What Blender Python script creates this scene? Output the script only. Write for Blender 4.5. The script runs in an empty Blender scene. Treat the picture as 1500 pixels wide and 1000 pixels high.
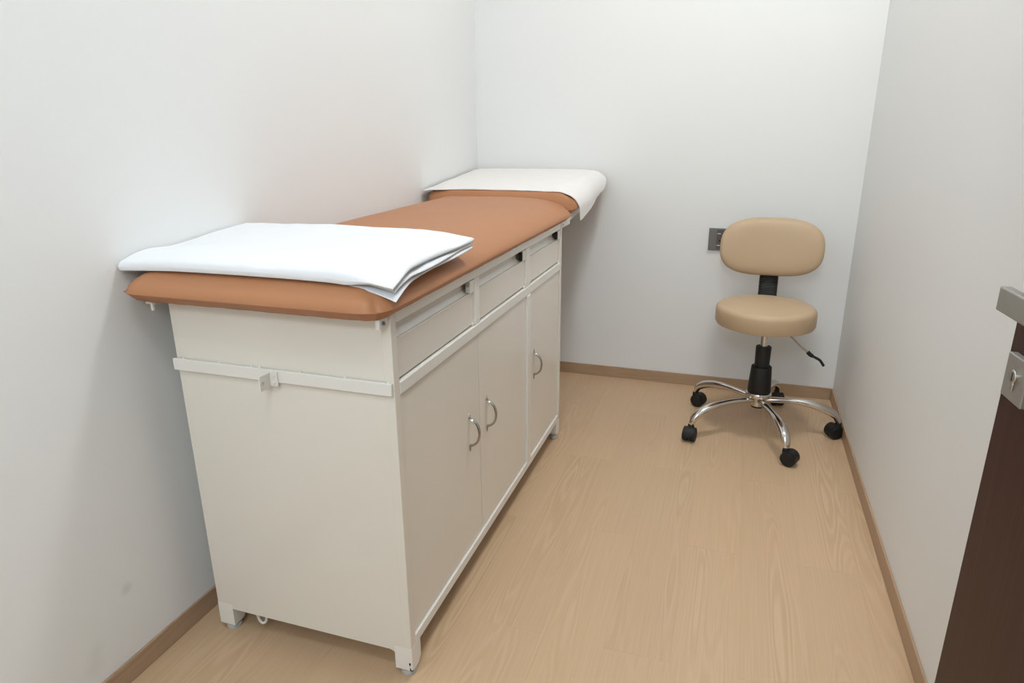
import bpy, bmesh, math, random
from mathutils import Vector, Matrix, noise
random.seed(7)
PI = math.pi
SC = bpy.context.scene
COL = SC.collection

# ------------------------------------------------------------------ camera
FPX, YAW, PITCH, ROLL, CAMZ = 990.95, 0.3219, 0.3099, -0.0079, 1.15
_right = Vector((math.cos(YAW), math.sin(YAW), 0)); _fwd0 = Vector((-math.sin(YAW), math.cos(YAW), 0)); _up0 = Vector((0, 0, 1))
_fwd = _fwd0 * math.cos(PITCH) - _up0 * math.sin(PITCH)
_up = _up0 * math.cos(PITCH) + _fwd0 * math.sin(PITCH)
_r = _right * math.cos(ROLL) + _up * math.sin(ROLL)
_u = -_right * math.sin(ROLL) + _up * math.cos(ROLL)
cd = bpy.data.cameras.new('camera'); cam = bpy.data.objects.new('camera', cd); COL.objects.link(cam)
cd.sensor_fit = 'HORIZONTAL'; cd.sensor_width = 36; cd.lens = FPX / 1500 * 36; cd.clip_start = 0.02
M = Matrix.Identity(4)
for i in range(3):
    M[i][0] = _r[i]; M[i][1] = _u[i]; M[i][2] = -_fwd[i]
M[2][3] = CAMZ
cam.matrix_world = M
SC.camera = cam

# ------------------------------------------------------------------ world, lights, exposure
w = bpy.data.worlds.new('world'); SC.world = w; w.use_nodes = True
w.node_tree.nodes['Background'].inputs[0].default_value = (0.9, 0.95, 1, 1)
w.node_tree.nodes['Background'].inputs[1].default_value = 0.4
def area(name, loc, size, power, col, target=None):
    l = bpy.data.lights.new(name, 'AREA'); l.shape = 'SQUARE'; l.size = size; l.energy = power; l.color = col
    o = bpy.data.objects.new(name, l); COL.objects.link(o); o.location = loc
    if target: o.rotation_euler = (Vector(target) - Vector(loc)).to_track_quat('-Z', 'Y').to_euler()
    return o
CEIL = 2.95
LIGHTS = [(0.0, -0.30, 0.30, 10), (0.08, 1.95, 0.30, 16)]
for (lx, ly, ls, lp) in LIGHTS:
    area('ceiling_lamp', (lx, ly, CEIL - 0.035), ls, lp, (0.84, 0.94, 1.0) if ly < 0 else (0.94, 0.96, 0.95)).data.spread = math.radians(170)
# the photographer's flash on a stand behind the camera
fl = bpy.data.lights.new('camera_flash', 'POINT'); fl.energy = 29; fl.shadow_soft_size = 0.10; fl.color = (0.83, 0.94, 1.0)
flo = bpy.data.objects.new('camera_flash', fl); COL.objects.link(flo); flo.location = (-0.08, -1.15, 2.10)
vs = SC.view_settings
vs.view_transform = 'Standard'; vs.look = 'None'; vs.gamma = 1; vs.use_curve_mapping = False; vs.exposure = 0.05

# ------------------------------------------------------------------ helpers
def lin(c):
    return tuple((v / 12.92 if v <= 0.04045 else ((v + 0.055) / 1.055) ** 2.4) for v in [x / 255 for x in c]) + (1,)
class NT:
    def __init__(s, name):
        s.m = bpy.data.materials.new(name); s.m.use_nodes = True; s.t = s.m.node_tree
        s.b = s.t.nodes['Principled BSDF']
    def n(s, typ, **kw):
        nd = s.t.nodes.new(typ)
        for k, v in kw.items():
            if k.startswith('i_'):
                key = k[2:]; nd.inputs[int(key) if key.isdigit() else key.replace('_', ' ')].default_value = v
            else: setattr(nd, k, v)
        return nd
    def l(s, a, b): s.t.links.new(a, b)
    def math(s, op, a, b=None, c=None):
        nd = s.n('ShaderNodeMath', operation=op)
        for i, v in enumerate((a, b, c)):
            if v is None: continue
            if isinstance(v, (int, float)): nd.inputs[i].default_value = v
            else: s.l(v, nd.inputs[i])
        return nd.outputs[0]
    def bump(s, h, strength, dist=0.01):
        bp = s.n('ShaderNodeBump'); bp.inputs['Strength'].default_value = strength; bp.inputs['Distance'].default_value = dist
        s.l(h, bp.inputs['Height']); s.l(bp.outputs[0], s.b.inputs['Normal'])
def mat_plain(name, rgb, rough=0.5, metal=0.0, spec=0.5, noise_amt=0.0, noise_scale=20, bump=0.0, bump_scale=200, coat=0):
    m = NT(name); m.b.inputs['Roughness'].default_value = rough; m.b.inputs['Metallic'].default_value = metal
    m.b.inputs['Specular IOR Level'].default_value = spec
    if coat: m.b.inputs['Coat Weight'].default_value = coat; m.b.inputs['Coat Roughness'].default_value = 0.15
    tc = m.n('ShaderNodeTexCoord')
    nz = m.n('ShaderNodeTexNoise', i_Scale=noise_scale, i_Detail=4.0); m.l(tc.outputs['Object'], nz.inputs['Vector'])
    rp = m.n('ShaderNodeValToRGB')
    c = lin(rgb)
    rp.color_ramp.elements[0].color = tuple(v * (1 - noise_amt) for v in c[:3]) + (1,)
    rp.color_ramp.elements[1].color = tuple(min(1, v * (1 + noise_amt)) for v in c[:3]) + (1,)
    rp.color_ramp.elements[0].position = 0.3; rp.color_ramp.elements[1].position = 0.7
    m.l(nz.outputs[0], rp.inputs[0]); m.l(rp.outputs[0], m.b.inputs['Base Color'])
    if bump:
        n2 = m.n('ShaderNodeTexNoise', i_Scale=bump_scale, i_Detail=3.0); m.l(tc.outputs['Object'], n2.inputs['Vector'])
        m.bump(n2.outputs[0], bump, 0.002)
    return m.m
def mat_wood(name, dark, mid, light, rough, sx, sy, rings, along='Y', per_object=True, fine=0.5, tint=0.06):
    """wood: contour lines of a stretched noise give cathedral grain, fine streaks on top"""
    m = NT(name); m.b.inputs['Roughness'].default_value = rough
    tc = m.n('ShaderNodeTexCoord'); oi = m.n('ShaderNodeObjectInfo')
    off = m.n('ShaderNodeCombineXYZ')
    if per_object:
        m.l(m.math('MULTIPLY', oi.outputs['Random'], 37.0), off.inputs[0]); m.l(m.math('MULTIPLY', oi.outputs['Random'], 91.0), off.inputs[1])
        m.l(m.math('MULTIPLY', oi.outputs['Random'], 53.0), off.inputs[2])
    add = m.n('ShaderNodeVectorMath', operation='ADD')
    def stretched(a, b):
        mp = m.n('ShaderNodeMapping')
        mp.inputs['Scale'].default_value = {'Y': (a, b, a), 'X': (b, a, a), 'Z': (a, a, b)}[along]
        m.l(tc.outputs['Object'], mp.inputs[0])
        ad = m.n('ShaderNodeVectorMath', operation='ADD'); m.l(mp.outputs[0], ad.inputs[0]); m.l(off.outputs[0], ad.inputs[1])
        return ad.outputs[0]
    n1 = m.n('ShaderNodeTexNoise', i_Scale=1.0, i_Detail=1.5, i_Roughness=0.4); m.l(stretched(sx, sy), n1.inputs['Vector'])
    s1 = m.math('SINE', m.math('MULTIPLY', n1.outputs[0], rings))
    s1 = m.math('POWER', m.math('MULTIPLY_ADD', s1, 0.5, 0.5), 1.6)
    n2 = m.n('ShaderNodeTexNoise', i_Scale=1.0, i_Detail=5.0, i_Roughness=0.65); m.l(stretched(sx * 22, sy * 3.0), n2.inputs['Vector'])
    n3 = m.n('ShaderNodeTexNoise', i_Scale=1.0, i_Detail=2.0); m.l(stretched(sx * 0.9, sy * 0.8), n3.inputs['Vector'])
    # lines only show in some areas
    gate = m.math('SMOOTH_MIN', m.math('MAXIMUM', m.math('MULTIPLY_ADD', n3.outputs[0], 4.0, -1.9), 0.04), 1.0, 0.1)
    g = m.math('MULTIPLY', m.math('SUBTRACT', s1, 0.5), gate)
    v = m.math('MULTIPLY_ADD', g, 0.28, 0.5)
    v = m.math('ADD', v, m.math('MULTIPLY', m.math('SUBTRACT', n2.outputs[0], 0.5), fine))
    rp = m.n('ShaderNodeValToRGB'); e = rp.color_ramp.elements
    e[0].position = 0.18; e[0].color = lin(dark); e[1].position = 0.82; e[1].color = lin(light)
    em = e.new(0.5); em.color = lin(mid)
    m.l(v, rp.inputs[0])
    hs = m.n('ShaderNodeHueSaturation'); m.l(rp.outputs[0], hs.inputs['Color'])
    m.l(m.math('MULTIPLY_ADD', oi.outputs['Random'], tint * 2, 1 - tint), hs.inputs['Value'])
    m.l(hs.outputs[0], m.b.inputs['Base Color'])
    m.bump(v, 0.12, 0.002)
    return m.m
def mat_wall(name, rgb, stains=()):
    m = NT(name); m.b.inputs['Roughness'].default_value = 0.55; m.b.inputs['Specular IOR Level'].default_value = 0.3
    tc = m.n('ShaderNodeTexCoord')
    nz = m.n('ShaderNodeTexNoise', i_Scale=1.3, i_Detail=3.0); m.l(tc.outputs['Object'], nz.inputs['Vector'])
    rp = m.n('ShaderNodeValToRGB'); c = lin(rgb)
    rp.color_ramp.elements[0].color = tuple(v * 0.985 for v in c[:3]) + (1,); rp.color_ramp.elements[1].color = c
    m.l(nz.outputs[0], rp.inputs[0]); out = rp.outputs[0]
    for (p, r, amt) in stains:      # scuff marks left on the paint
        ds = m.n('ShaderNodeVectorMath', operation='DISTANCE'); m.l(tc.outputs['Object'], ds.inputs[0]); ds.inputs[1].default_value = p
        k = m.math('MULTIPLY', m.math('MAXIMUM', m.math('MULTIPLY_ADD', ds.outputs['Value'], -1 / r, 1.0), 0.0), amt)
        mx = m.n('ShaderNodeMix', data_type='RGBA'); m.l(k, mx.inputs[0]); m.l(out, mx.inputs[6]); mx.inputs[7].default_value = (0.25, 0.22, 0.2, 1)
        out = mx.outputs[2]
    m.l(out, m.b.inputs['Base Color'])
    n2 = m.n('ShaderNodeTexNoise', i_Scale=260.0, i_Detail=2.0); m.l(tc.outputs['Object'], n2.inputs['Vector'])
    m.bump(n2.outputs[0], 0.06, 0.002)
    return m.m

# bmesh builders ----------------------------------------------------
def add_box(bm, x0, x1, y0, y1, z0, z1, bev=0.0, seg=2):
    vs_ = [bm.verts.new(p) for p in ((x0,y0,z0),(x1,y0,z0),(x1,y1,z0),(x0,y1,z0),(x0,y0,z1),(x1,y0,z1),(x1,y1,z1),(x0,y1,z1))]
    fs = [bm.faces.new([vs_[i] for i in f]) for f in ((3,2,1,0),(4,5,6,7),(0,1,5,4),(1,2,6,5),(2,3,7,6),(3,0,4,7))]
    if bev:
        ed = list({e for f in fs for e in f.edges})
        bmesh.ops.bevel(bm, geom=ed, offset=bev, segments=seg, profile=0.5, affect='EDGES')
    return bm
def box(x0, x1, y0, y1, z0, z1, bev=0.0, seg=2):
    return add_box(bmesh.new(), x0, x1, y0, y1, z0, z1, bev, seg)
def add_tube(bm, path, rad, seg=12, flat=1.0, closed=False, up=Vector((0, 0, 1))):
    """sweep an ellipse (rad along side, rad*flat along normal) along path; rad may be list"""
    path = [Vector(p) for p in path]; n = len(path); rings = []
    for i, p in enumerate(path):
        if closed: t = path[(i + 1) % n] - path[i - 1]
        else: t = path[min(i + 1, n - 1)] - path[max(i - 1, 0)]
        t.normalize()
        s = t.cross(up)
        if s.length < 1e-4: s = t.cross(Vector((1, 0, 0)))
        s.normalize(); nn = s.cross(t).normalized()
        r = rad[i] if isinstance(rad, (list, tuple)) else rad
        f = flat[i] if isinstance(flat, (list, tuple)) else flat
        rings.append([bm.verts.new(p + s * (math.cos(2*PI*k/seg) * r) + nn * (math.sin(2*PI*k/seg) * r * f)) for k in range(seg)])
    m = n if closed else n - 1
    for i in range(m):
        a, b = rings[i], rings[(i + 1) % n]
        for k in range(seg):
            bm.faces.new((a[k], a[(k+1) % seg], b[(k+1) % seg], b[k]))
    if not closed:
        bm.faces.new(list(reversed(rings[0]))); bm.faces.new(rings[-1])
    return bm
def add_lathe(bm, prof, c=(0, 0, 0), axis='Z', seg=28):
    """prof = [(r, h)]"""
    rings = []
    for r, h in prof:
        ring = []
        for k in range(seg):
            a = 2 * PI * k / seg; u, v = r * math.cos(a), r * math.sin(a)
            p = {'Z': (u, v, h), 'X': (h, u, v), 'Y': (v, h, u)}[axis]
            ring.append(bm.verts.new((p[0] + c[0], p[1] + c[1], p[2] + c[2])))
        rings.append(ring)
    for i in range(len(rings) - 1):
        a, b = rings[i], rings[i + 1]
        for k in range(seg):
            bm.faces.new((a[k], a[(k+1) % seg], b[(k+1) % seg], b[k]))
    bm.faces.new(list(reversed(rings[0]))); bm.faces.new(rings[-1])
    return bm
def lathe(prof, c=(0, 0, 0), axis='Z', seg=28): return add_lathe(bmesh.new(), prof, c, axis, seg)
def tube(path, rad, seg=12, flat=1.0, closed=False, up=Vector((0, 0, 1))): return add_tube(bmesh.new(), path, rad, seg, flat, closed, up)
def smooth_path(pts, sub=8):
    P = [Vector(p) for p in pts]; out = []
    for i in range(len(P) - 1):
        p0 = P[max(i - 1, 0)]; p1 = P[i]; p2 = P[i + 1]; p3 = P[min(i + 2, len(P) - 1)]
        for k in range(sub):
            t = k / sub
            out.append(0.5 * ((2 * p1) + (p2 - p0) * t + (2*p0 - 5*p1 + 4*p2 - p3) * t*t + (3*p1 - p0 - 3*p2 + p3) * t**3))
    out.append(P[-1]); return out
def obj(name, bm, mat, parent=None, base=None, smooth=False, label=None):
    """one mesh object; base = world position of the thing's Empty (vertices were given in world coordinates)"""
    me = bpy.data.meshes.new(name)
    if base is not None: bmesh.ops.translate(bm, verts=bm.verts, vec=-Vector(base))
    bmesh.ops.recalc_face_normals(bm, faces=bm.faces)
    bm.to_mesh(me); bm.free()
    me.materials.append(mat)
    if smooth:
        me.polygons.foreach_set('use_smooth', [True] * len(me.polygons))
        try: me.set_sharp_from_angle(angle=math.radians(42))
        except Exception: pass
    o = bpy.data.objects.new(name, me); COL.objects.link(o)
    if parent: o.parent = parent
    if label: o['label'] = label
    return o
def thing(name, label, cat, loc):
    o = bpy.data.objects.new(name, None); COL.objects.link(o); o.location = loc; o.empty_display_size = 0.1
    o['label'] = label; o['category'] = cat
    return o
def tag(o, label, cat, group=None):
    o['label'] = label; o['category'] = cat
    if group: o['group'] = group
    return o
def struct(o, label, cat):
    o['kind'] = 'structure'; o['label'] = label; o['category'] = cat; return o
def copy_tree(o, parent=None):
    c = o.copy(); COL.objects.link(c); c.parent = parent
    for ch in list(o.children): copy_tree(ch, c)
    return c

# ------------------------------------------------------------------ materials
M_WALL = mat_wall('wall_paint', (239, 239, 238))
M_WALL_L = mat_wall('wall_paint_scuffed', (239, 239, 238), [((-1.17, 0.893, 0.213), 0.018, 0.22), ((-1.17, 0.79, 0.10), 0.03, 0.10), ((-1.17, 0.80, 0.13), 0.025, 0.08)])
M_CEIL = mat_plain('ceiling_paint', (241, 241, 240), 0.8, noise_amt=0.01, noise_scale=3)
M_FLOOR = mat_wood('oak_vinyl', (190, 156, 121), (204, 172, 138), (216, 187, 156), 0.42, 13.0, 1.2, 105.0, fine=0.46, tint=0.022)
M_GAP = mat_plain('floor_underlay', (196, 164, 128), 0.8, noise_amt=0.05)
M_BASE = mat_wood('skirting_oak', (158, 128, 100), (178, 149, 121), (192, 165, 138), 0.45, 20.0, 2.2, 55.0, fine=0.5, tint=0.02)
M_BASE_X = mat_wood('skirting_oak_cross', (158, 128, 100), (178, 149, 121), (192, 165, 138), 0.45, 20.0, 2.2, 55.0, along='X', fine=0.5, tint=0.02)
M_DOOR = mat_wood('walnut_laminate', (50, 28, 25), (62, 37, 32), (75, 47, 40), 0.4, 9.0, 0.8, 30.0, along='Z', fine=0.6, tint=0.02)
M_DOOR.node_tree.nodes['Principled BSDF'].inputs['Specular IOR Level'].default_value = 0.2
M_STEEL = mat_plain('brushed_steel', (158, 154, 147), 0.42, 0.55, noise_amt=0.04, noise_scale=90)
M_CHROME = mat_plain('chrome', (214, 210, 205), 0.09, 1.0, noise_amt=0.01)
M_NICKEL = mat_plain('nickel_plate', (176, 172, 164), 0.22, 1.0, noise_amt=0.04, noise_scale=60)
M_ENAMEL = mat_plain('cream_enamel', (229, 222, 211), 0.24, spec=0.5, noise_amt=0.012, noise_scale=5, bump=0.05, bump_scale=18)
M_ENAMEL2 = mat_plain('white_enamel', (232, 228, 221), 0.28, spec=0.5, noise_amt=0.012, noise_scale=9, bump=0.15, bump_scale=120)
M_DARK = mat_plain('dark_hole', (26, 24, 22), 0.8, noise_amt=0.1)
M_GREYP = mat_plain('grey_plastic', (188, 188, 188), 0.45, noise_amt=0.03)
M_VINYL = mat_plain('tan_leatherette', (180, 125, 88), 0.5, spec=0.3, noise_amt=0.02, noise_scale=6, bump=0.10, bump_scale=420)
M_SEAT = mat_plain('beige_leatherette', (193, 166, 135), 0.45, spec=0.4, noise_amt=0.015, noise_scale=8, bump=0.10, bump_scale=420)
M_LINEN = mat_plain('white_cotton', (238, 239, 242), 0.9, spec=0.1, noise_amt=0.004, bump=0.12, bump_scale=700)
M_LINEN2 = mat_plain('white_towelling', (238, 234, 231), 0.92, spec=0.1, noise_amt=0.006, bump=0.2, bump_scale=520)
M_BLACK = mat_plain('black_plastic', (14, 14, 15), 0.55, noise_amt=0.08)
M_BLACKR = mat_plain('black_rubber', (20, 20, 21), 0.6, noise_amt=0.08)
M_SOCK = mat_plain('grey_faceplate', (122, 122, 120), 0.35, 0.6, noise_amt=0.03)
M_SOCK2 = mat_plain('dark_socket_module', (88, 82, 80), 0.4, noise_amt=0.03)
M_WHITEP = mat_plain('white_print', (225, 225, 222), 0.5, noise_amt=0.01)
M_LAMP = NT('lamp_diffuser'); M_LAMP.b.inputs['Emission Color'].default_value = (1, 0.98, 0.96, 1); M_LAMP.b.inputs['Emission Strength'].default_value = 4.0; M_LAMP = M_LAMP.m

# ------------------------------------------------------------------ the room
XL, XR, YB, YF = -1.1699, 0.4545, 3.0233, -1.35
BH, BT = 0.053, 0.006
floor = struct(obj('floor', box(XL - 0.1, XR + 0.1, YF - 0.1, YB + 0.1, -0.06, -0.004), M_GAP), 'pale oak plank floor of the small examination room', 'floor')
PW, PL = 0.149, 0.91
k0 = -5
planks = {}
for k in range(-5, 7):
    xa = -0.505 + PW * k; xb = xa + PW
    xa2, xb2 = max(xa, XL), min(xb, XR)
    if xb2 - xa2 < 0.01: continue
    ph = 1.27 if k % 2 == 0 else 1.735
    y = ph - PL * 4
    while y < YB:
        ya, yb = max(y, YF), min(y + PL, YB)
        if yb - ya > 0.01:
            key = (round(xb2 - xa2, 3), round(yb - ya, 3))
            if key not in planks:
                hx, hy = (xb2 - xa2) / 2 - 0.00005, (yb - ya) / 2 - 0.00005
                bm = box(-hx, hx, -hy, hy, -0.004, 0.0, 0.00012, 1)
                o = obj('plank', bm, M_FLOOR, floor); planks[key] = o
            else:
                o = planks[key].copy(); COL.objects.link(o); o.parent = floor
            o.location = ((xa2 + xb2) / 2, (ya + yb) / 2, 0)
        y += PL
T = 0.1
struct(obj('wall_left', box(XL - T, XL, YF - T, YB + T, 0, CEIL), M_WALL_L), 'plain white painted wall beside the examination couch', 'wall')
struct(obj('wall_back', box(XL, XR, YB, YB + T, 0, CEIL), M_WALL), 'plain white painted wall behind the swivel stool', 'wall')
# right wall with the doorway that the walnut door belongs to
DY0, DY1, DZ = -0.74, 0.125, 2.06
bm = box(XR, XR + T, DY1, YB + T, 0, CEIL); add_box(bm, XR, XR + T, YF - T, DY0, 0, CEIL); add_box(bm, XR, XR + T, DY0, DY1, DZ, CEIL)
struct(obj('wall_right', bm, M_WALL), 'plain white painted wall beside the open walnut door', 'wall')
struct(obj('wall_front', box(XL, XR, YF - T, YF, 0, CEIL), M_WALL), 'plain white painted wall facing the back wall', 'wall')
struct(obj('ceiling', box(XL - T, XR + T, YF - T, YB + T, CEIL, CEIL + 0.08), M_CEIL), 'flat white ceiling with recessed lamps', 'ceiling')
struct(obj('wall_corridor', box(XR + 1.1, XR + 1.2, -1.6, 1.2, 0, CEIL), M_WALL), 'white corridor wall beyond the doorway', 'wall')
struct(obj('floor_corridor', box(XR + T, XR + 1.1, -1.6, 1.2, -0.06, 0.0), M_FLOOR), 'oak floor of the corridor beyond the doorway', 'floor')
struct(obj('baseboard_left', box(XL, XL + BT, YF, YB, 0, BH, 0.001, 1), M_BASE), 'brown oak skirting board along the wall beside the couch', 'baseboard')
struct(obj('baseboard_back', box(XL + BT, XR - BT, YB - BT, YB, 0, BH, 0.001, 1), M_BASE_X), 'brown oak skirting board behind the swivel stool', 'baseboard')
struct(obj('baseboard_right', box(XR - BT, XR, DY1 + 0.06, YB, 0, BH, 0.001, 1), M_BASE), 'brown oak skirting board running up to the walnut door', 'baseboard')
bm = box(XR - 0.012, XR + T, DY1 - 0.03, DY1, 0, DZ); add_box(bm, XR - 0.012, XR + T, DY0, DY0 + 0.03, 0, DZ); add_box(bm, XR - 0.012, XR + T, DY0, DY1, DZ - 0.03, DZ)
struct(obj('trim_1', bm, M_DOOR), 'dark walnut frame lining the doorway', 'door frame')

# door leaf, swung right back against the wall
XD = 0.350
DE = 0.992                       # free edge
door = bpy.data.objects.new('door_1', None); COL.objects.link(door); db = (XD, 0.125, 0.008)
door.location = (XD + (DE - 0.125) * math.tan(math.radians(4)), 0.125, 0.008); door.rotation_euler = (0, 0, math.radians(4))
struct(door, 'dark walnut door standing open against the white wall', 'door')
obj('door_leaf', box(XD, XD + 0.036, 0.125, 0.125 + (DE - 0.125) / math.cos(math.radians(4)), 0.008, 2.035, 0.0012, 1), M_DOOR, door, db)
for hz in (0.25, 1.0, 1.8):
    bm = lathe([(0.007, hz - 0.045), (0.007, hz + 0.045)], (XD + 0.030, 0.118, 0), seg=12); add_box(bm, XD + 0.028, XD + 0.040, 0.100, 0.1245, hz - 0.04, hz + 0.04)
    obj('hinge', bm, M_STEEL, door, db, True)
hy, hz = 0.943, 0.943
lever = obj('lever_handle', box(XD - 0.039, XD - 0.026, 0.83, hy + 0.022, hz - 0.016, hz + 0.014, 0.002, 2), M_STEEL, door, db, label='flat grey steel lever handle')
obj('neck', lathe([(0.009, XD - 0.030), (0.009, XD - 0.004)], (0, hy, hz), 'X', 20), M_STEEL, lever, db, True)
obj('rose', lathe([(0.024, XD - 0.006), (0.025, XD - 0.005), (0.025, XD)], (0, hy, hz), 'X', 28), M_STEEL, lever, db, True)
plate = obj('lock_plate', box(XD - 0.010, XD, 0.917, 0.973, 0.815, 0.872, 0.0015, 2), M_STEEL, door, db, label='square grey steel lock plate')
cyl = bmesh.new()
add_lathe(cyl, [(0.0085, XD - 0.010), (0.0085, XD - 0.0125), (0.0075, XD - 0.0135)], (0, 0.944, 0.848), 'X', 20)
add_box(cyl, XD - 0.0125, XD - 0.010, 0.9405, 0.9475, 0.829, 0.846, 0.001, 1)
obj('lock_cylinder', cyl, M_CHROME, plate, db, True)
obj('keyhole', box(XD - 0.0138, XD - 0.0125, 0.9432, 0.9448, 0.842, 0.853), M_DARK, plate, db)

# ceiling lamps
for i, (lx, ly, ls, lp) in enumerate(LIGHTS):
    b = (lx, ly, CEIL)
    t = thing('ceiling_light', ['square recessed ceiling light near the doorway', 'square recessed ceiling light above the couch and stool'][i], 'ceiling light', b)
    s = 0.165
    bm = bmesh.new()
    for (x0, x1, y0, y1) in ((-s, s, -s, -s + 0.015), (-s, s, s - 0.015, s), (-s, -s + 0.015, -s + 0.015, s - 0.015), (s - 0.015, s, -s + 0.015, s - 0.015)):
        add_box(bm, lx + x0, lx + x1, ly + y0, ly + y1, CEIL - 0.012, CEIL)
    obj('frame', bm, M_ENAMEL2, t, b)
    obj('diffuser', box(lx - s + 0.015, lx + s - 0.015, ly - s + 0.015, ly + s - 0.015, CEIL - 0.006, CEIL), M_LAMP, t, b)

# ------------------------------------------------------------------ examination couch
X0, X1, Y0, Y1 = -1.0936, -0.5853, 1.0542, 2.3191
ZL, ZP, ZT = 0.018, 0.064, 0.829
cb = ((X0 + X1) / 2, (Y0 + Y1) / 2, 0)
couch = thing('examination_couch', 'cream steel examination couch with three cupboard doors and tan padded top', 'exam couch', cb)
def C(name, bm, mat=None, parent=None, smooth=False, label=None): return obj(name, bm, mat or M_ENAMEL, parent or couch, cb, smooth, label)
# shell
def panel_with_feet(y0, y1):
    # end sheet with filleted cut-out between the legs
    bm = bmesh.new(); pts = [(X0, ZP), (X0 + 0.04, ZP)]
    pts += [(X1 - 0.052, ZP), (X1 - 0.044, ZP - 0.003), (X1 - 0.040, ZP - 0.008), (X1 - 0.039, ZP - 0.014), (X1 - 0.001, ZP - 0.014), (X1 - 0.001, ZT), (X0, ZT)]
    a = [bm.verts.new((x, y0, z)) for x, z in pts]; b = [bm.verts.new((x, y1, z)) for x, z in pts]
    bm.faces.new(a); bm.faces.new(list(reversed(b)))
    for i in range(len(pts)):
        j = (i + 1) % len(pts); bm.faces.new((a[i], b[i], b[j], a[j]))
    return bm
C('end_panel', panel_with_feet(Y0, Y0 + 0.004), label='plain cream foot-end panel')
C('end_panel', box(X0, X1, Y1 - 0.004, Y1, ZP, ZT))
C('back_panel', box(X0, X0 + 0.004, Y0 + 0.004, Y1 - 0.004, ZP, ZT))
C('bottom_panel', box(X0 + 0.004, X1 - 0.012, Y0 + 0.004, Y1 - 0.004, ZP + 0.006, ZP + 0.012))
C('top_panel', box(X0 + 0.004, X1 - 0.012, Y0 + 0.004, Y1 - 0.004, ZT - 0.012, ZT - 0.004))
C('shelf', box(X0 + 0.004, X1 - 0.02, Y0 + 0.004, Y1 - 0.004, 0.664, 0.670))
# front frame
PR = 0.004                         # frame stands proud of doors and drawers
for (ya, yb) in ((Y0 - 0.0006, Y0 + 0.021), (Y1 - 0.021, Y1 + 0.0006)):
    C('corner_post', box(X1 - 0.02, X1 + 0.0004, ya, yb, ZP + 0.0125, 0.8265, 0.0012, 2), M_ENAMEL)
MR0, MR1 = 0.658, 0.684
C('middle_rail', box(X1 - 0.022, X1 + 0.001, Y0 + 0.021, Y1 - 0.021, MR0, MR1, 0.002, 2), M_ENAMEL2)
C('bottom_rail', box(X1 - 0.022, X1 + 0.0015, Y0 + 0.021, Y1 - 0.021, 0.074, 0.098, 0.0015, 2), M_ENAMEL2)
C('upright', box(X1 - 0.02, X1, 1.476, 1.508, MR1, 0.801, 0.002, 2), M_ENAMEL2)
C('upright', box(X1 - 0.02, X1, 1.893, 1.935, MR1, 0.801, 0.002, 2), M_ENAMEL2)
C('door_stop_strip', box(X1 - 0.012, X1 + 0.003, 1.899, 1.934, 0.099, MR0 - 0.001, 0.002, 2), M_ENAMEL2)
# legs and feet
for (sx, sy) in ((0, 0), (1, 0), (0, 1), (1, 1)):
    xa = X0 if sx == 0 else X1 - 0.040; ya = Y0 if sy == 0 else Y1 - 0.042
    bm = bmesh.new()
    z1 = ZP + 0.006 if not (sx == 1 and sy == 0) else ZP - 0.0135
    # square tube, the outer bottom corner clipped
    xo = 0.0
    prof = [(ya, ZL), (ya + 0.030, ZL), (ya + 0.042, ZL + 0.012), (ya + 0.042, ZP + 0.012), (ya, ZP + 0.012)] if sy == 0 else [(ya + 0.042, ZL), (ya + 0.012, ZL), (ya, ZL + 0.012), (ya, ZP + 0.012), (ya + 0.042, ZP + 0.012)]
    e = 0.0006
    a = [bm.verts.new((xa - e, y - (e if sy == 0 else -e), z)) for y, z in prof]; b = [bm.verts.new((xa + 0.040 + e, y - (e if sy == 0 else -e), z)) for y, z in prof]
    bm.faces.new(a); bm.faces.new(list(reversed(b)))
    for i in range(5):
        j = (i + 1) % 5; bm.faces.new((a[i], b[i], b[j], a[j]))
    lg = C('leg', bm, M_ENAMEL2)
    cx, cy = xa + 0.022, ya + (0.018 if sy == 0 else 0.024)
    C('foot', lathe([(0.012, 0.018), (0.012, 0.014), (0.0165, 0.013), (0.0175, 0.010), (0.0175, 0.003), (0.016, 0.0)], (cx, cy, 0)), M_GREYP, lg, True, 'round grey plastic foot')
    if sx == 1 and sy == 0:
        bm = box(X1 - 0.0075, X1 - 0.0035, Y0 - 0.0012, Y0 - 0.0006, 0.034, 0.0385)
        add_box(bm, X1 - 0.0065, X1 - 0.005, Y0 - 0.0012, Y0 - 0.0006, 0.030, 0.036)
        add_box(bm, X1 - 0.006, X1 - 0.0035, Y0 - 0.0012, Y0 - 0.0006, 0.019, 0.025)
        add_box(bm, X1 - 0.006, X1 + 0.0008, Y0 - 0.0012, Y0 + 0.003, 0.018, 0.0205)
        C('paint_chip', bm, M_DARK, lg)
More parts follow.
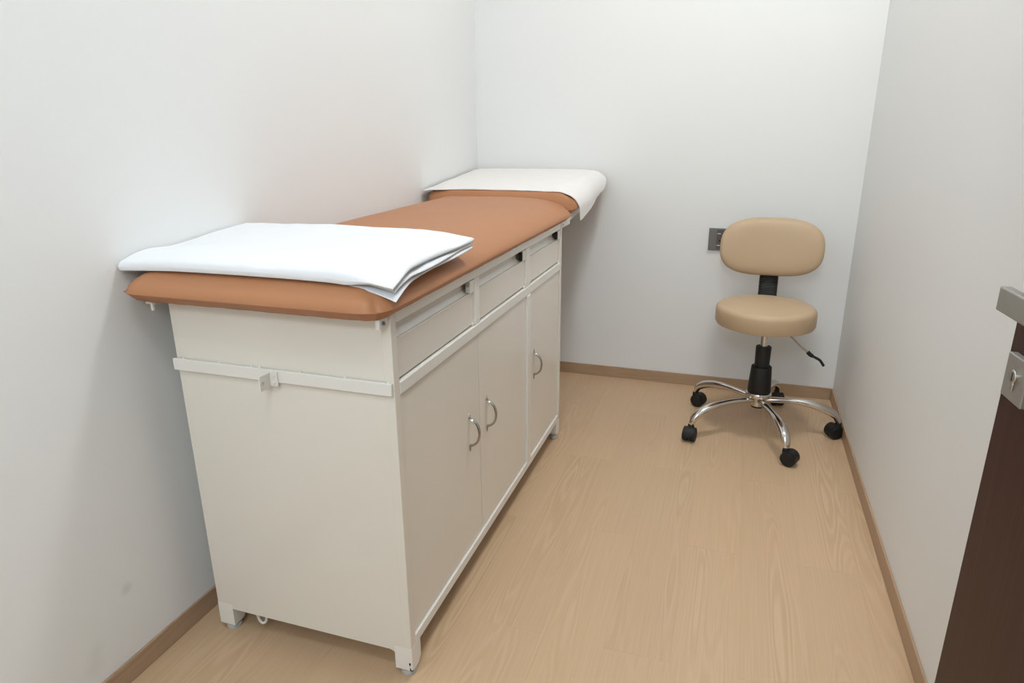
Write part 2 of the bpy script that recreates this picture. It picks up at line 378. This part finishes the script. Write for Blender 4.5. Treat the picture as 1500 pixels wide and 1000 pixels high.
# doors with bow handles
def leaf(bm, x, y, z, s, d):
    """leaf-shaped handle foot on the plane x, pointing in +-z"""
    pts = [(-0.0035, 0), (-0.0055, 0.006 * d), (-0.004, 0.012 * d), (0, 0.019 * d), (0.004, 0.012 * d), (0.0055, 0.006 * d), (0.0035, 0)]
    a = [bm.verts.new((x, y + p[0] * s, z + p[1])) for p in pts]; b = [bm.verts.new((x + 0.0022, y + p[0] * s * 0.85, z + p[1] * 0.92)) for p in pts]
    bm.faces.new(a); bm.faces.new(b)
    for i in range(7):
        j = (i + 1) % 7; bm.faces.new((a[i], b[i], b[j], a[j]))
doors = [(Y0 + 0.0225, 1.498, 1.4265), (1.5015, 1.8975, 1.5495), (1.9355, Y1 - 0.0225, 1.988)]
for i, (ya, yb, hy_) in enumerate(doors):
    xd = X1 - 0.004
    d = C('cupboard_door', box(xd - 0.012, xd, ya, yb, 0.100, MR0 - 0.002, 0.0015, 2), M_ENAMEL)
    bm = bmesh.new(); zc = 0.420 if i < 2 else 0.410
    path = smooth_path([(xd + 0.002, hy_, zc + 0.036), (xd + 0.011, hy_, zc + 0.033), (xd + 0.022, hy_, zc + 0.021), (xd + 0.0265, hy_, zc), (xd + 0.022, hy_, zc - 0.021), (xd + 0.011, hy_, zc - 0.033), (xd + 0.002, hy_, zc - 0.036)], 6)
    add_tube(bm, path, 0.0056, 10, 0.55, up=Vector((1, 0, 0.01)))
    leaf(bm, xd, hy_, zc + 0.034, 1, 1); leaf(bm, xd, hy_, zc - 0.034, 1, -1)
    h = C('handle', bm, M_NICKEL, d, True, 'nickel bow handle with leaf-shaped ends')
    for dz in (0.0425, -0.0425):
        s = lathe([(0.0024, xd + 0.002), (0.0022, xd + 0.0032), (0.0008, xd + 0.0036)], (0, hy_, zc + dz), 'X', 12)
        C('screw', s, M_STEEL, d, True)
# drawers: front lower than its opening, box behind
for i, (ya, yb) in enumerate(((Y0 + 0.0225, 1.4745), (1.5095, 1.8915), (1.9365, Y1 - 0.0225))):
    xf = X1 - 0.006; zt = 0.768
    bm = box(xf - 0.006, xf, ya, yb, MR1 + 0.004, zt, 0.001, 1)
    dr = C('drawer', bm, M_ENAMEL, label='plain cream drawer front')
    bm = box(X0 + 0.05, xf - 0.006, ya + 0.012, ya + 0.016, MR1 + 0.004, zt - 0.012)
    add_box(bm, X0 + 0.05, xf - 0.006, yb - 0.016, yb - 0.012, MR1 + 0.004, zt - 0.012)
    add_box(bm, X0 + 0.05, X0 + 0.054, ya + 0.016, yb - 0.016, MR1 + 0.004, zt - 0.012)
    add_box(bm, X0 + 0.05, xf - 0.006, ya + 0.016, yb - 0.016, MR1 + 0.004, MR1 + 0.008)
    C('drawer_box', bm, M_ENAMEL2, dr)
    # rolled lip just inside the drawer front
    bm = box(xf - 0.016, xf - 0.006, ya + 0.001, yb - 0.001, zt - 0.006, zt - 0.001)
    for v_ in bm.verts:
        if v_.co.x < xf - 0.01: v_.co.z += 0.012
    C('drawer_lip', bm, M_ENAMEL2, dr)
    lk = C('lock_keeper', box(X1 - 0.014, X1 - 0.0008, yb - 0.025, yb - 0.001, 0.770, 0.799, 0.001, 1), M_ENAMEL2)
    C('lock_slot', box(X1 - 0.012, X1 - 0.003, yb - 0.034 if i else yb - 0.029, yb - 0.0255, 0.772 if i else 0.786, 0.797), M_DARK if i else M_NICKEL, lk)
    C('runner_stop', box(xf - 0.001, xf + 0.004, yb - 0.012, yb - 0.003, MR1, MR1 + 0.008, 0.001, 1), M_ENAMEL2)
# opening backs (dust panel above the drawers)
C('dust_panel', box(X1 - 0.0235, X1 - 0.0215, Y0 + 0.022, Y1 - 0.022, 0.766, ZT - 0.012), M_ENAMEL)
# frame rails that carry the padded top, running past both ends of the cabinet
C('side_rail', box(X1 - 0.010, X1, Y0 + 0.0205, 2.44, 0.802, 0.826, 0.0015, 2), M_ENAMEL2)
C('side_rail', box(-1.130, -1.105, 1.032, 2.44, 0.808, 0.826, 0.0015, 2), M_ENAMEL2)
C('cross_rail', box(-1.105, X1 - 0.013, 1.034, 1.052, 0.822, 0.8265), M_ENAMEL2)
C('cross_rail', box(-1.110, X1 - 0.010, 2.415, 2.44, 0.812, 0.8265), M_ENAMEL2)
for y in (1.032, 2.335):
    C('rail_bolt', lathe([(0.004, X1 - 0.005), (0.004, X1 + 0.0005), (0.003, X1 + 0.0015)], (0, y, 0.813), 'X', 14), M_NICKEL, None, True)
C('rail_tab', box(X1 - 0.012, X1 - 0.003, 1.020, Y0 - 0.0008, 0.803, 0.822, 0.001, 1), M_ENAMEL2)
C('rail_tab', box(-1.112, -1.106, 1.026, 1.032, 0.797, 0.815, 0.001, 1), M_ENAMEL2)
# end bar with weld dabs and bolted bracket
eb = C('end_bar', box(X0 - 0.005, X1 - 0.002, Y0 - 0.0085, Y0 - 0.0022, 0.6645, 0.6905, 0.0015, 2), M_ENAMEL2, label='flat white bar welded across the end panel')
for x in (-1.075, -0.984, -0.905, -0.885, -0.79, -0.69, -0.597):
    bm = bmesh.new(); bmesh.ops.create_icosphere(bm, subdivisions=2, radius=0.0034, matrix=Matrix.Translation((x, Y0 - 0.002, 0.6900)))
    C('weld_dab', bm, M_ENAMEL2, eb, True)
bm = box(-0.859, -0.8555, Y0 - 0.042, Y0 - 0.0086, 0.655, 0.686, 0.0012, 2); add_box(bm, -0.8555, -0.838, Y0 - 0.0120, Y0 - 0.0086, 0.658, 0.688, 0.0012, 2)
br = C('bracket', bm, M_ENAMEL2, eb, label='small L-shaped steel bracket')
for zz in (0.666, 0.680):
    C('bolt', lathe([(0.0034, Y0 - 0.0120), (0.0030, Y0 - 0.0145), (0.001, Y0 - 0.0151)], (-0.846, 0, zz), 'Y', 12), M_ENAMEL2, eb, True)
C('bolt_hole', lathe([(0.0030, -0.8556), (0.0030, -0.8548)], (0, Y0 - 0.034, 0.671), 'X', 12), M_GREYP, eb, True)
# wire loop under the cabinet
lp_ = [(-0.983 + 0.0135 * math.cos(a), Y0 + 0.014, 0.066 - 0.034 * math.sin(a) ** 0.7) for a in [PI * k / 14 for k in range(15)]]
C('wire_loop', tube(lp_, 0.0033, 10, up=Vector((0, 1, 0))), M_ENAMEL2, None, True, 'small white wire loop hanging below')

# padded top -------------------------------------------------------
def cushion(x0, x1, y0, y1, zb, th, wx, wy, crown=0.006, nx=44, ny=90, ztilt=lambda y: 0.0, corner=0.06, seed=0.0, pw=1.75, wfar=0.05, wleft=None):
    """padded cushion: flat underside, sides rolled over, crowned top, rounded plan corners"""
    def htop(x, y):
        dx = min(x - x0, x1 - x); dy = min(y - y0, y1 - y)
        ax = max(0.0, 1 - dx / (wx if (wleft is None or x > (x0 + x1) / 2) else wleft)); ay = max(0.0, 1 - dy / (wy if y - y0 < y1 - y else wfar))
        a = min(1.0, (ax ** 9 + ay ** 9) ** (1 / 9))
        cr = crown * (1 - ((x - (x0 + x1) / 2) / ((x1 - x0) / 2)) ** 2)
        return zb + 0.018 + (th - 0.018) * (1 - a ** pw) ** (1 / pw) + cr * (1 - a) + ztilt(y)
    def spacing(n, w, L):
        # dense near the edges
        out = []
        for i in range(n + 1):
            t = i / n; out.append(0.5 - 0.5 * math.cos(PI * t))
        return [0.5 * (o + i / n) if False else o for i, o in enumerate(out)]
    us = spacing(nx, wx, x1 - x0); vs_ = spacing(ny, wy, y1 - y0)
    def plan(u, v):
        x = x0 + (x1 - x0) * u; y = y0 + (y1 - y0) * v
        # pull plan corners in
        cx = min(max(x, x0 + corner), x1 - corner); cy = min(max(y, y0 + corner), y1 - corner)
        ddx, ddy = x - cx, y - cy
        if ddx and ddy:
            m = max(abs(ddx), abs(ddy)); r = math.hypot(ddx, ddy); s = m / r
            s = 1 + (s - 1) * 0.8
            x, y = cx + ddx * s, cy + ddy * s
        return x, y
    bm = bmesh.new(); top = []; bot = []
    for i, u in enumerate(us):
        ra, rb = [], []
        for j, v in enumerate(vs_):
            xs_, ys_ = x0 + (x1 - x0) * u, y0 + (y1 - y0) * v
            x, y = plan(u, v)
            z = htop(xs_, ys_)
            e = min(xs_ - x0, x1 - xs_, ys_ - y0, y1 - ys_)
            if e < 0.10:     # gathered folds low on the sides
                k = (1 - e / 0.10) * min(1, e / 0.01)
                z += 0.0010 * k * noise.noise(Vector((x * 55 + seed, y * 55, 0.3)))
                dc = math.hypot(x1 - xs_, ys_ - y0)      # puckers gathered round the foot-end corner
                if dc < 0.16: z += 0.0016 * k * (1 - dc / 0.16) * math.sin(xs_ * 420 + ys_ * 330) * min(1, dc / 0.03)
            z += 0.0012 * noise.noise(Vector((x * 7, y * 5, seed)))  * min(1, e / 0.05)
            ra.append(bm.verts.new((x, y, z)))
            if i in (0, len(us) - 1) or j in (0, len(vs_) - 1):
                zz = zb + ztilt(ys_) + 0.0012 * noise.noise(Vector((x * 40, y * 40, 9)))
                ins = 0.020
                ccx = min(max(xs_, x0 + corner), x1 - corner); ccy = min(max(ys_, y0 + corner), y1 - corner)
                ox, oy = x - ccx, y - ccy; ol = math.hypot(ox, oy) or 1.0
                rb.append(bm.verts.new((x - ox / ol * ins, y - oy / ol * ins, zz)))
            else: rb.append(None)
        top.append(ra); bot.append(rb)
    I, J = len(us) - 1, len(vs_) - 1
    for i in range(I):
        for j in range(J): bm.faces.new((top[i][j], top[i+1][j], top[i+1][j+1], top[i][j+1]))
    ring = [(i, 0) for i in range(I)] + [(I, j) for j in range(J)] + [(i, J) for i in range(I, 0, -1)] + [(0, j) for j in range(J, 0, -1)]
    for a in range(len(ring)):
        p, q = ring[a], ring[(a + 1) % len(ring)]
        bm.faces.new((top[p[0]][p[1]], bot[p[0]][p[1]], bot[q[0]][q[1]], top[q[0]][q[1]]))
    bm.faces.new([bot[i][j] for i, j in ring])
    return bm, htop
MX0, MX1, MY0, MY1 = -1.160, -0.564, 0.985, 2.415
bm, mtop = cushion(MX0, MX1, MY0, MY1, 0.8225, 0.071, 0.145, 0.12, crown=0.008, nx=56)
mat_ = C('mattress', bm, M_VINYL, None, True, 'tan leatherette mattress pad')
HY0, HY1 = 2.408, 2.998
htilt = lambda y: max(0.0, (y - HY0)) * 0.085
bm, htop = cushion(MX0, MX1 + 0.004, HY0, HY1, 0.836, 0.074, 0.085, 0.03, ztilt=htilt, ny=50, seed=4.0, pw=2.2, wleft=0.035)
hr = C('headrest', bm, M_VINYL, None, True, 'tan leatherette headrest pad')
for (xa, xb) in ((X1 - 0.014, X1 - 0.002), (-1.135, -1.123)):
    bm = bmesh.new(); add_box(bm, xa, xb, 2.32, 2.985, 0.805, 0.829)
    for v in bm.verts: v.co.z += htilt(v.co.y)
    C('headrest_rail', bm, M_ENAMEL2, hr)
C('headrest_stay', box(X1 - 0.004, X1 + 0.000, 2.655, 2.668, 0.792, 0.845, 0.001, 1), M_ENAMEL2, hr)

# ------------------------------------------------------------------ folded sheet on the foot end
def fold_layer(y0, y1, xa, xb, lift0, th, drop0, drop1, seed, skirt=False, nx=80, ny=40, ycut=0.0):
    """one folded thickness of the stiff sheet: lies on the pad, bridges to the wall on the left and
    stands out over the pad's rolled right shoulder; drop0/drop1 = how far its right end sinks at y0 and y1"""
    bm = bmesh.new(); up, dn = [], []
    for j in range(ny + 1):
        v = 0.5 - 0.5 * math.cos(PI * j / ny); yb = y0 + (y1 - y0) * v
        ru, rd = [], []
        for i in range(nx + 1):
            u = 0.5 - 0.5 * math.cos(PI * i / nx)
            xe = xb + ycut * (1 - v) + 0.003 * math.sin(v * 7 + seed)
            x = xa + (xe - xa) * u
            ym = max(yb, 1.05)
            z = mtop(min(max(x, -1.025), -0.70), ym)
            if x < -1.025:
                kk = [(1.0, 0.006), (1.05, 0.008), (1.14, 0.019), (1.2, 0.015), (1.3, 0.005), (1.36, 0.002), (1.5, 0.002)]
                for (ka, da), (kb_, db_) in zip(kk, kk[1:]):
                    if ka <= yb <= kb_: dl = da + (db_ - da) * (yb - ka) / (kb_ - ka)
                z -= dl * ((-1.025 - x) / 0.14) ** 1.2
            if x > -0.70:
                t = (x + 0.70) / 0.144
                z -= (drop0 + (drop1 - drop0) * v) * t ** 1.7
            if yb < 1.05: z -= 0.30 * (1.05 - yb)
            y = yb + 0.004 * noise.noise(Vector((x * 6, seed, 0))) * (1 if j in (0, ny) else 0.6)
            edge = min(v, 1 - v) * (y1 - y0); eu = min(u, 1 - u) * (xe - xa)
            rnd = lambda q: math.sqrt(max(0.0, 1 - max(0.0, 1 - q / 0.007) ** 2))
            f = min(rnd(edge), rnd(eu))
            wob = 0.0028 * noise.noise(Vector((x * 7 + seed, y * 11, seed))) + 0.0014 * noise.noise(Vector((x * 28, y * 22, seed)))
            lo0 = lift0; hi0 = lift0 + th
            if skirt:      # the outer fold wraps round the inner layers at the near edge and at the wall
                k = max(0.0, 1 - (yb - y0) / 0.02, 1 - (x - xa) / 0.02); k = min(1.0, k) ** 0.7
                k *= min(1.0, max(0.0, (-0.60 - x) / 0.05))
                lo0 = lo0 * (1 - k) + 0.0015 * k
            mid = lo0 + (hi0 - lo0) * 0.55
            hi = mid + (hi0 - mid) * f + wob * f; lo = mid - (mid - lo0) * f
            ru.append(bm.verts.new((x, y, z + hi))); rd.append(bm.verts.new((x, y, z + lo)))
        up.append(ru); dn.append(rd)
    for j in range(ny):
        for i in range(nx):
            bm.faces.new((up[j][i], up[j][i+1], up[j+1][i+1], up[j+1][i])); bm.faces.new((dn[j][i], dn[j+1][i], dn[j+1][i+1], dn[j][i+1]))
    ring = [(0, i) for i in range(nx)] + [(j, nx) for j in range(ny)] + [(ny, i) for i in range(nx, 0, -1)] + [(j, 0) for j in range(ny, 0, -1)]
    for a in range(len(ring)):
        p, q = ring[a], ring[(a + 1) % len(ring)]
        bm.faces.new((up[p[0]][p[1]], dn[p[0]][p[1]], dn[q[0]][q[1]], up[q[0]][q[1]]))
    return bm
sb = (-0.86, 1.21, 0.895)
sheet = thing('folded_sheet', 'white cotton sheet folded flat across the foot end of the tan mattress', 'sheet', sb)
obj('lower_fold', fold_layer(1.026, 1.400, -1.156, -0.5585, 0.0015, 0.006, 0.030, 0.013, 2.0), M_LINEN, sheet, sb, True)
obj('middle_fold', fold_layer(1.030, 1.402, -1.154, -0.5555, 0.0080, 0.006, 0.022, 0.013, 5.0), M_LINEN, sheet, sb, True)
obj('top_fold', fold_layer(1.016, 1.404, -1.166, -0.5565, 0.0145, 0.011, 0.016, 0.012, 8.0, True), M_LINEN, sheet, sb, True)

# ------------------------------------------------------------------ cloth over the headrest
def head_cloth():
    bm = bmesh.new(); grid = []
    nx, ny = 80, 56; th = 0.0025
    y0, y1 = 2.432, 2.996
    tops, bots = [], []
    for j in range(ny + 1):
        v = j / ny
        yb = y0 + (y1 - y0) * v
        pts = []; x = -1.158
        yq = min(max(yb, HY0 + 0.012), HY1 - 0.01)
        while x < MX1 + 0.004 - 0.0015:
            pts.append((x, htop(max(x, -1.125), yq) - 0.15 * max(0.0, -1.125 - x))); x += 0.004
        zl = pts[-1][1]; xe = MX1 + 0.004
        pts += [(xe + 0.002, zl - 0.010), (xe + 0.002, zl - 0.04), (xe + 0.001, zl - 0.12)]
        L = [0]
        for a, b in zip(pts, pts[1:]): L.append(L[-1] + math.hypot(b[0] - a[0], b[1] - a[1]))
        i_edge = len(pts) - 4
        hem = L[i_edge] + (0.062 - 0.050 * v if v < 0.8 else 0.022 - 0.14 * (v - 0.8))
        hem += 0.002 * math.sin(v * 17)
        rt, rb = [], []
        for i in range(nx + 1):
            d = hem * i / nx; k = 0
            while k < len(L) - 2 and L[k + 1] < d: k += 1
            t = min(1.0, (d - L[k]) / (L[k+1] - L[k])); p, q = pts[k], pts[k+1]
            x = p[0] + (q[0] - p[0]) * t; z = p[1] + (q[1] - p[1]) * t
            tx, tz = q[0] - p[0], q[1] - p[1]; ll = math.hypot(tx, tz); n_x, n_z = -tz / ll, tx / ll
            over = max(0.0, d - (L[i_edge] - 0.055))
            y = yb - 0.022 * max(0.0, min(1.0, (-1.05 - x) / 0.06)) * (1 - v) ** 3 + 0.40 * over * (1 - v) ** 1.2 - 0.75 * over * max(0, v - 0.6)
            wr = 0.0028 * noise.noise(Vector((x * 7, y * 9, 3.1))) + 0.0010 * noise.noise(Vector((x * 30, y * 30, 1.7))) + 0.0012 * max(0.0, 1 - abs(((x * 0.6 + y) * 9) % 1 - 0.5) * 6) * (0.5 + 0.5 * noise.noise(Vector((x * 5, y * 5, 8))))
            flare = 0.007 * min(1, over / 0.06) * (0.45 - 0.45 * math.cos(v * 11))
            off = 0.0022 + max(-0.0012, wr) + flare
            rt.append(bm.verts.new((x + n_x * (off + th), y, z + n_z * (off + th)))); rb.append(bm.verts.new((x + n_x * off, y, z + n_z * off)))
        tops.append(rt); bots.append(rb)
    for j in range(ny):
        for i in range(nx):
            bm.faces.new((tops[j][i], tops[j][i+1], tops[j+1][i+1], tops[j+1][i])); bm.faces.new((bots[j][i], bots[j+1][i], bots[j+1][i+1], bots[j][i+1]))
    ring = [(0, i) for i in range(nx)] + [(j, nx) for j in range(ny)] + [(ny, i) for i in range(nx, 0, -1)] + [(j, 0) for j in range(ny, 0, -1)]
    for a in range(len(ring)):
        p, q = ring[a], ring[(a + 1) % len(ring)]
        bm.faces.new((tops[p[0]][p[1]], bots[p[0]][p[1]], bots[q[0]][q[1]], tops[q[0]][q[1]]))
    return bm
hc = obj('headrest_cloth', head_cloth(), M_LINEN2, None, None, True)
tag(hc, 'white cloth draped over the headrest with one corner hanging down', 'cloth')

# ------------------------------------------------------------------ swivel stool
SX, SY = 0.136, 2.625
stb = (SX, SY, 0)
stool = thing('swivel_stool', 'beige padded swivel stool with low backrest on chrome five-star base', 'stool', stb)
def S(name, bm, mat, parent=None, smooth=True, label=None): return obj(name, bm, mat, parent or stool, stb, smooth, label)
# seat
sr = 0.179; sx, sy = SX - 0.008, SY - 0.005; dz = 0.024
prof = [(0.10, 0.405), (sr - 0.012, 0.405), (sr - 0.004, 0.408), (sr, 0.416)]
prof += [(sr, 0.45)] + [(sr - 0.026 + 0.026 * math.cos(a), 0.458 + 0.022 * math.sin(a)) for a in [PI / 2 * k / 8 for k in range(1, 9)]]
prof += [(sr * 0.7, 0.4845), (sr * 0.4, 0.487), (0.02, 0.488)]
prof = [(r, h + dz) for r, h in prof]
seat = S('seat', lathe(prof, (sx, sy, 0), seg=64), M_SEAT, None, True, 'round beige leatherette seat cushion')
S('seat_plate', lathe([(0.06, 0.416), (0.075, 0.418), (0.075, 0.429)], (SX, SY, 0), seg=24), M_BLACK)
# backrest: padded rounded rectangle, curved round the sitter
def backrest():
    bm = bmesh.new(); W, H, D = 0.193, 0.112, 0.034; n, m = 48, 24
    cx, cy, cz = SX - 0.002, SY + 0.232, 0.682
    ringsn = 22; rings = []
    for r in range(ringsn + 1):
        # phi from front pole (-1) to back pole (+1)
        ph = -PI / 2 + PI * r / ringsn
        cph, sph = math.cos(ph), math.sin(ph)
        sc = abs(cph) ** 0.42; dp = math.copysign(abs(sph) ** 0.8, sph)
        ring = []
        for k in range(n):
            a = 2 * PI * k / n; ca, sa = math.cos(a), math.sin(a)
            ex = 2 / 3.1
            px = math.copysign(abs(ca) ** ex, ca) * W * sc; pz = math.copysign(abs(sa) ** (2 / 2.6), sa) * H * sc
            py = dp * D
            py += -0.9 * px * px + 0.16 * pz     # wraps forward at the sides, leans back at the top
            ring.append(bm.verts.new((cx + px, cy + py, cz + pz)))
        rings.append(ring)
    for a, b in zip(rings, rings[1:]):
        for k in range(n):
            if r and True:
                try: bm.faces.new((a[k], a[(k+1) % n], b[(k+1) % n], b[k]))
                except ValueError: pass
    bmesh.ops.remove_doubles(bm, verts=bm.verts, dist=0.0004)
    return bm
S('backrest', backrest(), M_SEAT, None, True, 'rounded beige leatherette backrest')
# spine with ribbed bellows
bm = bmesh.new(); z = 0.415; i = 0
pts = []
while z < 0.63:
    rr = 0.0365 if i % 2 == 0 else 0.0325
    y_ = SY + 0.232 + 0.16 * (z - 0.682) + 0.012
    pts.append((rr, z, y_)); z += 0.0035; i += 1
rings = []
for rr, z, y_ in pts:
    xw, yw = rr, rr * 0.45; c_ = (SX + 0.002, y_)
    loop = []
    for k in range(20):
        a = 2 * PI * k / 20; ca, sa = math.cos(a), math.sin(a)
        loop.append(bm.verts.new((c_[0] + math.copysign(abs(ca) ** .5, ca) * xw, c_[1] + math.copysign(abs(sa) ** .5, sa) * yw, z)))
    rings.append(loop)
for a, b in zip(rings, rings[1:]):
    for k in range(20): bm.faces.new((a[k], a[(k+1) % 20], b[(k+1) % 20], b[k]))
bm.faces.new(list(reversed(rings[0]))); bm.faces.new(rings[-1])
S('spine_bellows', bm, M_BLACK, None, False, 'ribbed black bellows cover')
S('spine_bar', tube(smooth_path([(SX, SY + 0.05, 0.420), (SX, SY + 0.15, 0.420), (SX, SY + 0.195, 0.426), (SX, SY + 0.205, 0.46)], 6), 0.026, 12, 0.25, up=Vector((1, 0, 0)).cross(Vector((0, 1, 0)))), M_BLACK)
# column
S('gas_tube', lathe([(0.014, 0.33), (0.014, 0.417)], (SX, SY, 0)), M_CHROME)
S('column_cover', lathe([(0.027, 0.256), (0.0285, 0.335), (0.0275, 0.339), (0.015, 0.340)], (SX, SY, 0)), M_BLACK, None, True, 'upper black telescopic cover')
S('column_cover', lathe([(0.0425, 0.156), (0.0435, 0.159), (0.0375, 0.257), (0.036, 0.260), (0.026, 0.260)], (SX, SY, 0)), M_BLACK, None, True, 'lower black telescopic cover')
hub = S('hub', lathe([(0.026, 0.098), (0.028, 0.100), (0.029, 0.134), (0.045, 0.136), (0.0485, 0.140), (0.0485, 0.150), (0.046, 0.155), (0.040, 0.157)], (SX, SY, 0)), M_CHROME, None, True, 'polished chrome hub')
S('hub_cap', lathe([(0.018, 0.090), (0.024, 0.092), (0.024, 0.099)], (SX, SY, 0)), M_BLACK, hub)
# five arms and casters
AR = 0.296
for k in range(5):
    ang = math.radians(-71 + 72 * k)
    ca, sa = math.cos(ang), math.sin(ang)
    prof = [(0.026, 0.124), (0.08, 0.127), (0.14, 0.128), (0.195, 0.123), (0.245, 0.109), (0.282, 0.087), (AR, 0.058)]
    path = smooth_path([(SX + ca * r, SY + sa * r, z) for r, z in prof], 6)
    n = len(path)
    rad = []; fl_ = []
    for i in range(n):
        t = i / (n - 1); rad.append(0.0135 + 0.0050 * math.sin(PI * min(1, max(0, t * 1.5 - 0.5))) - 0.003 * max(0, t - 0.8) * 5); fl_.append(0.85)
    arm = S('base_arm', tube(path, rad, 16, fl_), M_CHROME, None, True, 'curved polished chrome base arm')
    # caster: hood, stem, twin wheels
    cx, cy = SX + ca * AR, SY + sa * AR
    wa = [math.radians(a) for a in (-25, 212, -75, -25, -100)][k]     # direction the wheel trails
    wx, wy = math.cos(wa), math.sin(wa); px, py = -wy, wx
    def P(f, s, z): return (cx + wx * f + px * s, cy + wy * f + py * s, z)
    bm = bmesh.new()
    add_lathe(bm, [(0.012, 0.040), (0.0125, 0.052), (0.011, 0.060), (0.008, 0.063)], (cx, cy, 0), 'Z', 18)
    # hood: half shell over the wheels
    wc = 0.016; R_ = 0.0275
    for s0, s1 in ((-0.0215, 0.0215),):
        ringA, ringB = [], []
        for q in range(15):
            a = math.radians(-20 + 250 * q / 14)
            ringA.append(bm.verts.new(P(wc + R_ * math.cos(a), s0 * 1.0, 0.0265 + (R_ + 0.003) * math.sin(a) * 0.95 if math.sin(a) > 0 else 0.0265 + R_ * math.sin(a) * 0.8)))
            ringB.append(bm.verts.new(P(wc + R_ * math.cos(a), s1 * 1.0, 0.0265 + (R_ + 0.003) * math.sin(a) * 0.95 if math.sin(a) > 0 else 0.0265 + R_ * math.sin(a) * 0.8)))
        bm.faces.new(ringA); bm.faces.new(list(reversed(ringB)))
        for q in range(15):
            j = (q + 1) % 15; bm.faces.new((ringA[q], ringB[q], ringB[j], ringA[j]))
    cst = S('caster', bm, M_BLACK, None, True, 'black twin-wheel caster')
    for sgn in (-1, 1):
        bm = bmesh.new(); wprof = [(0.010, 0.004), (0.0250, 0.004), (0.0262, 0.006), (0.0262, 0.020), (0.0240, 0.0235), (0.012, 0.0250), (0.004, 0.0255)]
        rg = []
        for r_, h_ in wprof:
            rg.append([bm.verts.new(P(wc + r_ * math.cos(2*PI*q/22), sgn * h_, 0.0263 + r_ * math.sin(2*PI*q/22))) for q in range(22)])
        for a, b in zip(rg, rg[1:]):
            for q in range(22): bm.faces.new((a[q], a[(q+1) % 22], b[(q+1) % 22], b[q]))
        bm.faces.new(rg[0]); bm.faces.new(rg[-1])
        S('wheel', bm, M_BLACKR, cst)
# height lever
lv = S('height_lever', tube([(SX + 0.02, SY - 0.02, 0.424), (SX + 0.055, SY - 0.025, 0.422), (0.294, 2.60, 0.334)], 0.0034, 10), M_NICKEL, None, True, 'thin chrome rod')
gp = smooth_path([(0.289, 2.601, 0.339), (0.300, 2.60, 0.329), (0.318, 2.60, 0.320), (0.334, 2.60, 0.311), (0.349, 2.60, 0.291)], 6)
n = len(gp)
S('lever_grip', tube(gp, [0.0085 if i < n * 0.35 else 0.0065 for i in range(n)], 12, [0.9 if i < n * 0.35 else 0.75 for i in range(n)]), M_BLACK, lv, True, 'black plastic grip')

# ------------------------------------------------------------------ wall socket
kb = (-0.040, YB, 0.677)
sk = thing('wall_socket', 'grey rectangular wall socket plate half hidden by the stool backrest', 'socket', kb)
obj('faceplate', box(-0.113, 0.033, YB - 0.009, YB, 0.630, 0.724, 0.0012, 2), M_SOCK, sk, kb)
for x in (-0.080, -0.022):
    md = obj('socket_module', box(x, x + 0.045, YB - 0.0105, YB - 0.009, 0.636, 0.718, 0.0008, 1), M_SOCK2, sk, kb)
    for zz in (0.652, 0.702):
        obj('white_mark', box(x + 0.002, x + 0.016, YB - 0.0112, YB - 0.0105, zz - 0.0016, zz + 0.0016), M_WHITEP, md, kb)
    for (dx, zz) in ((0.013, 0.672), (0.031, 0.672), (0.022, 0.690)):
        obj('pin_hole', lathe([(0.0035, YB - 0.0111), (0.0035, YB - 0.0105)], (x + dx, 0, zz), 'Y', 12), M_DARK, md, kb)
